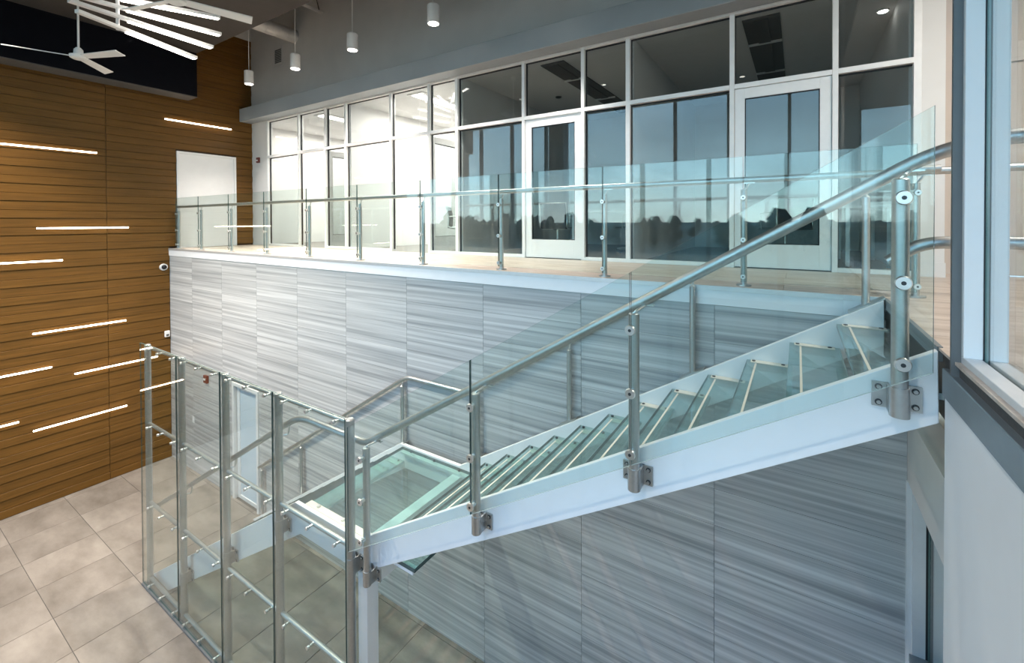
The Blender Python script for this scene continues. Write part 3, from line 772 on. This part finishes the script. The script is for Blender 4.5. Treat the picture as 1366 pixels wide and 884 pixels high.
# ---- balcony railing
br = empty('balcony_railing', (-5.4, 4.22, ZB)); tag(br, 'long glass railing with steel posts and handrail along the upper walkway edge', 'railing')
BPX = [-11.42, -10.36, -9.11, -7.86, -6.60, -5.36, -4.11, -2.88, -1.63, -.387, .712]
for i, x in enumerate(BPX):
    p = part('post', 'steel', br, lambda bm: cyl(bm, (x, 4.25, ZB + .010), (x, 4.25, 5.365), .0245, 16))
    part('foot_plate', 'steel', p, lambda bm: cyl(bm, (x, 4.25, ZB + .0005), (x, 4.25, ZB + .012), .058, 18))
    part('rail_bracket', 'steelb', p, lambda bm: (tube(bm, rounded([(x, 4.25, 5.36), (x + .02, 4.25, 5.385), (x + .04, 4.25, 5.42)], .01, 3), .008, 8), box(bm, x + .0, x + .08, 4.24, 4.26, 5.416, 5.424)))
    for zz in (5.295, 4.94, 4.63): disc(p, x, zz, 4.188, 4.200, .022)
for a, b in zip(BPX, BPX[1:]): pane('glass_panel', br, 'g_rail', a + .004, b - .004, 4.188, 4.200, ZB + .04, 5.64, edge='g_edge')
part('handrail', 'steel', br, lambda bm: tube(bm, [(XW + .04, 4.25, 5.447), (1.9, 4.25, 5.447)], .026, 16))

# ================================================================== LIGHT FITTINGS AND SMALL THINGS
def strip(y0, y1, z, label):
    t = empty('strip_light', (XW + .02, (y0 + y1) / 2, z)); tag(t, label, 'light', 'light strips on the timber wall')
    boxpart('channel', 'backing', t, XW + .0125, XW + .018, y0 - .008, y1 + .008, z - .019, z + .019)
    boxpart('diffuser', 'e_warm', t, XW + .018, XW + .032, y0, y1, z - .0135, z + .0135, bevel=.004)
for y0, y1, z, lb in ((4.03, 5.37, 7.34, 'topmost warm light strip, above the white door in the timber wall'),
        (1.58, 2.92, 6.465, 'upper warm light strip below the black bulkhead on the timber wall'),
        (2.09, 3.39, 5.01, 'level warm light strip at the height of the walkway floor edge on the timber wall'),
        (1.08, 2.42, 4.415, 'warm light strip just above the security dome level, cut by the picture edge'),
        (2.02, 3.335, 3.125, 'warm light strip on the timber wall beside the white sensor box'),
        (.92, 2.26, 2.47, 'short visible warm light strip cut by the picture edge at mid wall'),
        (2.56, 3.85, 2.255, 'warm light strip reaching behind the glass screen top'),
        (.50, 1.84, 1.62, 'light strip low on the timber wall, only its tip in the picture'),
        (2.01, 3.33, 1.388, 'lowest long warm light strip above the lower hall floor')):
    strip(y0, y1, z, lb)

# chandelier of fanned LED bars on a rod
ch = empty('chandelier', (-8.1, 2.303, 7.85)); tag(ch, 'hanging light of fanned white LED bars stacked on a rod', 'chandelier')
RX_, RY_ = -8.10, 2.303
part('rod', 'plastic', ch, lambda bm: cyl(bm, (RX_, RY_, 7.83), (RX_, RY_, ZC), .022, 12))
def bar(p, q, z):
    p, q = Vector((p[0], p[1], z)), Vector((q[0], q[1], z)); d = (q - p).normalized(); n = Vector((-d.y, d.x, 0))
    def slab(bm, w_, z0, z1, e):
        A = [p - d * e - n * w_, q + d * e - n * w_, q + d * e + n * w_, p - d * e + n * w_]
        prism(bm, [(v.x, v.y) for v in A], z0, z1, 'z')
    b = part('bar', 'plastic', ch, lambda bm: slab(bm, .036, z - .012, z + .035, 0), .003)
    mid = p + d * ((q - p).length * .36)
    def led(bm):
        A = [mid - n * .032, q - d * .03 - n * .032, q - d * .03 + n * .032, mid + n * .032]
        prism(bm, [(v.x, v.y) for v in A], z - .024, z - .012, 'z')
    part('led', 'e_bar', b, led)
bar((-7.90, 1.829), (-8.486, 3.429), 7.85)
bar((-8.02, 1.779), (-8.176, 3.548), 8.00)
bar((-8.20, 1.75), (-7.90, 3.556), 8.15)
bar((-8.45, 1.75), (-7.62, 3.42), 8.30)
bar((-8.68, 1.72), (-7.45, 2.95), 8.45)
bar((-8.85, 1.95), (-7.25, 2.65), 8.60)

def fan(x, y, z, angs, label, drop):
    t = empty('ceiling_fan', (x, y, z)); tag(t, label, 'fan', 'ceiling fans')
    part('rod', 'plastic', t, lambda bm: cyl(bm, (x, y, z + .12), (x, y, ZC - .05), .014, 12))
    part('canopy', 'plastic', t, lambda bm: lathe(bm, [(.02, ZC - .09), (.06, ZC - .07), (.065, ZC)], x, y))
    part('motor', 'plastic', t, lambda bm: lathe(bm, [(.07, z - .05), (.105, z - .03), (.11, z + .01), (.06, z + .03), (.055, z + .10), (.03, z + .13)], x, y, 22))
    for an in angs:
        c, s = math.cos(an), math.sin(an)
        def bl(bm):
            L = [(.06, -.05), (.78, -.075), (.80, .06), (.06, .05)]
            A = []
            for zz in (.0, .012):
                for u, v in L: A.append(bm.verts.new((x + u * c - v * s, y + u * s + v * c, z - .015 + zz - v * .30)))
            for f in ((0, 3, 2, 1), (4, 5, 6, 7), (0, 1, 5, 4), (1, 2, 6, 5), (2, 3, 7, 6), (3, 0, 4, 7)): bm.faces.new([A[i] for i in f])
        part('blade', 'plastic', t, bl, .003)
fan(-9.43, 2.20, 7.70, [math.radians(a) for a in (251, 23, 139)], 'white three-blade ceiling fan hanging before the black bulkhead', 0)
fan(-6.10, 2.26, 7.70, [math.radians(a) for a in (76, 196, 316)], 'white ceiling fan at the top edge beside the hanging LED bars', 0)

for i, (x, lb) in enumerate(((-9.91, 'white cylinder pendant lamp nearest the timber wall'), (-8.19, 'white cylinder pendant lamp below the round duct'),
        (-6.48, 'white cylinder pendant lamp third from the timber wall'), (-4.605, 'white cylinder pendant lamp fourth from the timber wall, largest one'), (-2.85, 'white cylinder pendant lamp fifth from the timber wall'))):
    t = empty('pendant_lamp', (x, 5.0, 8.07)); tag(t, lb, 'lamp', 'cylinder pendants over the walkway')
    part('cylinder', 'plastic', t, lambda bm: lathe(bm, [(.088, 8.07), (.09, 8.075), (.09, 8.34), (.08, 8.35)], x, 5.0, 26), 0)
    part('lens', 'e_pend', t, lambda bm: cyl(bm, (x, 5.0, 8.064), (x, 5.0, 8.0705), .076, 24))
    part('stem', 'plastic', t, lambda bm: cyl(bm, (x, 5.0, 8.35), (x, 5.0, ZTOP), .006, 8))
    lamp('pendant_light', 'SPOT', (x, 5.0, 8.05), 190, (1, .92, .84), .07, (0, 0, 0), spot=92)

# duct and roof joists over the pendants
t = tag(part('duct', 'duct', None, lambda bm: [cyl(bm, (-9.58, YCE + (YS - .05 - YCE) * i / 6, 9.30), (-9.58, YCE + (YS - .05 - YCE) * (i + 1) / 6 - .003, 9.30), .15, 24) for i in range(6)]), 'round pale ventilation duct running into the grey wall', 'duct')
for jx, lb in ((-8.55, 'open web roof joist beside the round duct'), (-6.6, 'open web roof joist between the middle pendant lamps')):
    t = empty('roof_joist', (jx, 5.1, 9.55)); tag(t, lb, 'joist')
    for s in (-.035, .02): boxpart('bottom_chord', 'duct', t, jx + s, jx + s + .02, YCE, YS - .05, 9.55, 9.58)
    boxpart('top_chord', 'deck', t, jx - .035, jx + .04, YCE, YS - .05, ZTOP - .06, ZTOP - .02)
    for i in range(3):
        y0 = YCE + .05 + i * .42
        part('web', 'deck', t, lambda bm: cyl(bm, (jx, y0, 9.57), (jx, y0 + .21, ZTOP - .05), .012, 8))
        part('web', 'deck', t, lambda bm: cyl(bm, (jx, y0 + .21, ZTOP - .05), (jx, y0 + .42, 9.57), .012, 8))

# vent on the grey wall
t = empty('vent', (-10.25, YS - .06, 8.82)); tag(t, 'small rectangular vent on the grey upper wall', 'vent')
VY = YS - .05
part('frame', 'wallgrey', t, lambda bm: (box(bm, -10.44, -10.40, VY - .012, VY, 8.80, 9.20), box(bm, -10.12, -10.08, VY - .012, VY, 8.80, 9.20), box(bm, -10.40, -10.12, VY - .012, VY, 8.80, 8.84), box(bm, -10.40, -10.12, VY - .012, VY, 9.16, 9.20)))
for i in range(8): boxpart('slat', 'slotgrey', t, -10.40, -10.12, VY - .008, VY, 8.85 + .04 * i, 8.873 + .04 * i)

# alarm devices, switch, dome camera, sensor
t = empty('alarm_strobe', (-11.18, YS - .06, 6.6)); tag(t, 'small dark red alarm strobe on the white wall beside the office front', 'alarm')
boxpart('body', 'red', t, -11.235, -11.125, YS - .085, YS - .04, 6.57, 6.70, bevel=.006)
boxpart('lens', 'plastic', t, -11.20, -11.15, YS - .10, YS - .085, 6.61, 6.64)
t = empty('pull_station', (-9.81, YW - .02, 1.97)); tag(t, 'dark red fire pull box on the tiled wall near the lower door', 'alarm')
boxpart('body', 'red', t, -9.89, -9.74, YW - .05, YW - .008, 1.94, 2.09, bevel=.006)
boxpart('handle', 'plastic', t, -9.86, -9.79, YW - .058, YW - .05, 2.0, 2.03)
t = empty('light_switch', (-10.43, YW - .01, 1.0)); tag(t, 'white light switch plate on the tiled wall', 'switch')
boxpart('plate', 'plastic', t, -10.47, -10.39, YW - .016, YW - .008, 1.0, 1.13, bevel=.002)
boxpart('toggle', 'plastic', t, -10.442, -10.418, YW - .022, YW - .016, 1.045, 1.085)
t = empty('security_camera', (XW + .03, 3.98, 4.1)); tag(t, 'white security dome camera at the corner of the timber wall', 'camera')
def dome(bm, r, x, k=1.0, rings=6, n=20, mi=0):
    prev = None
    for i in range(rings):
        a = i / rings * math.pi / 2
        R = [bm.verts.new((x + r * k * math.sin(a), 3.98 + r * math.cos(a) * math.cos(2 * math.pi * j / n), 4.15 + r * math.cos(a) * math.sin(2 * math.pi * j / n))) for j in range(n)]
        if prev:
            for j in range(n):
                f = bm.faces.new((prev[j], prev[(j + 1) % n], R[(j + 1) % n], R[j])); f.smooth = True
        else: bm.faces.new(R[::-1])
        prev = R
    bm.faces.new(prev)
part('mount', 'plastic', t, lambda bm: cyl(bm, (XW + .012, 3.98, 4.15), (XW + .05, 3.98, 4.15), .075, 24, 0, .068))
part('dome', 'black', t, lambda bm: dome(bm, .048, XW + .05))
t = empty('sensor_box', (XW + .03, 4.03, 2.65)); tag(t, 'small white sensor box on the timber wall by the tiled corner', 'sensor')
boxpart('body', 'plastic', t, XW + .012, XW + .06, 3.98, 4.07, 2.64, 2.77, bevel=.008)
boxpart('window', 'slotgrey', t, XW + .06, XW + .063, 4.0, 4.05, 2.66, 2.70)

# unseen fill lamps added in the ceiling to brighten the hall
for i, (x, y) in enumerate(((-9.6, .4), (-7.0, .4), (-4.4, .4), (-1.2, -.9), (-7.0, 3.6), (-4.4, 3.6))):
    t = empty('fill_lamp', (x, y, ZC - .01)); tag(t, 'added round fill lamp in the dark hall ceiling, ' + ['over the timber wall foot', 'second from the timber wall', 'third from the timber wall', 'over the viewer', 'over the foot of the stair', 'over the stair landing'][i], 'lamp', 'added ceiling fill lamps')
    part('ring', 'plastic', t, lambda bm: cyl(bm, (x, y, ZC - .012), (x, y, ZC + .01), .07, 20))
    part('lens', 'e_pend', t, lambda bm: cyl(bm, (x, y, ZC - .016), (x, y, ZC - .011), .055, 20))
    lamp('fill_light', 'SPOT', (x, y, ZC - .05), (860, 860, 220, 200, 560, 160)[i], (1, .88, .74), .1, (0, 0, 0), spot=110)
lamp('walkway_fill', 'AREA', (2.2, 3.5, 7.85), 60, (1, .9, .8), .6)  # added fill for the east walkway, no fitting modelled
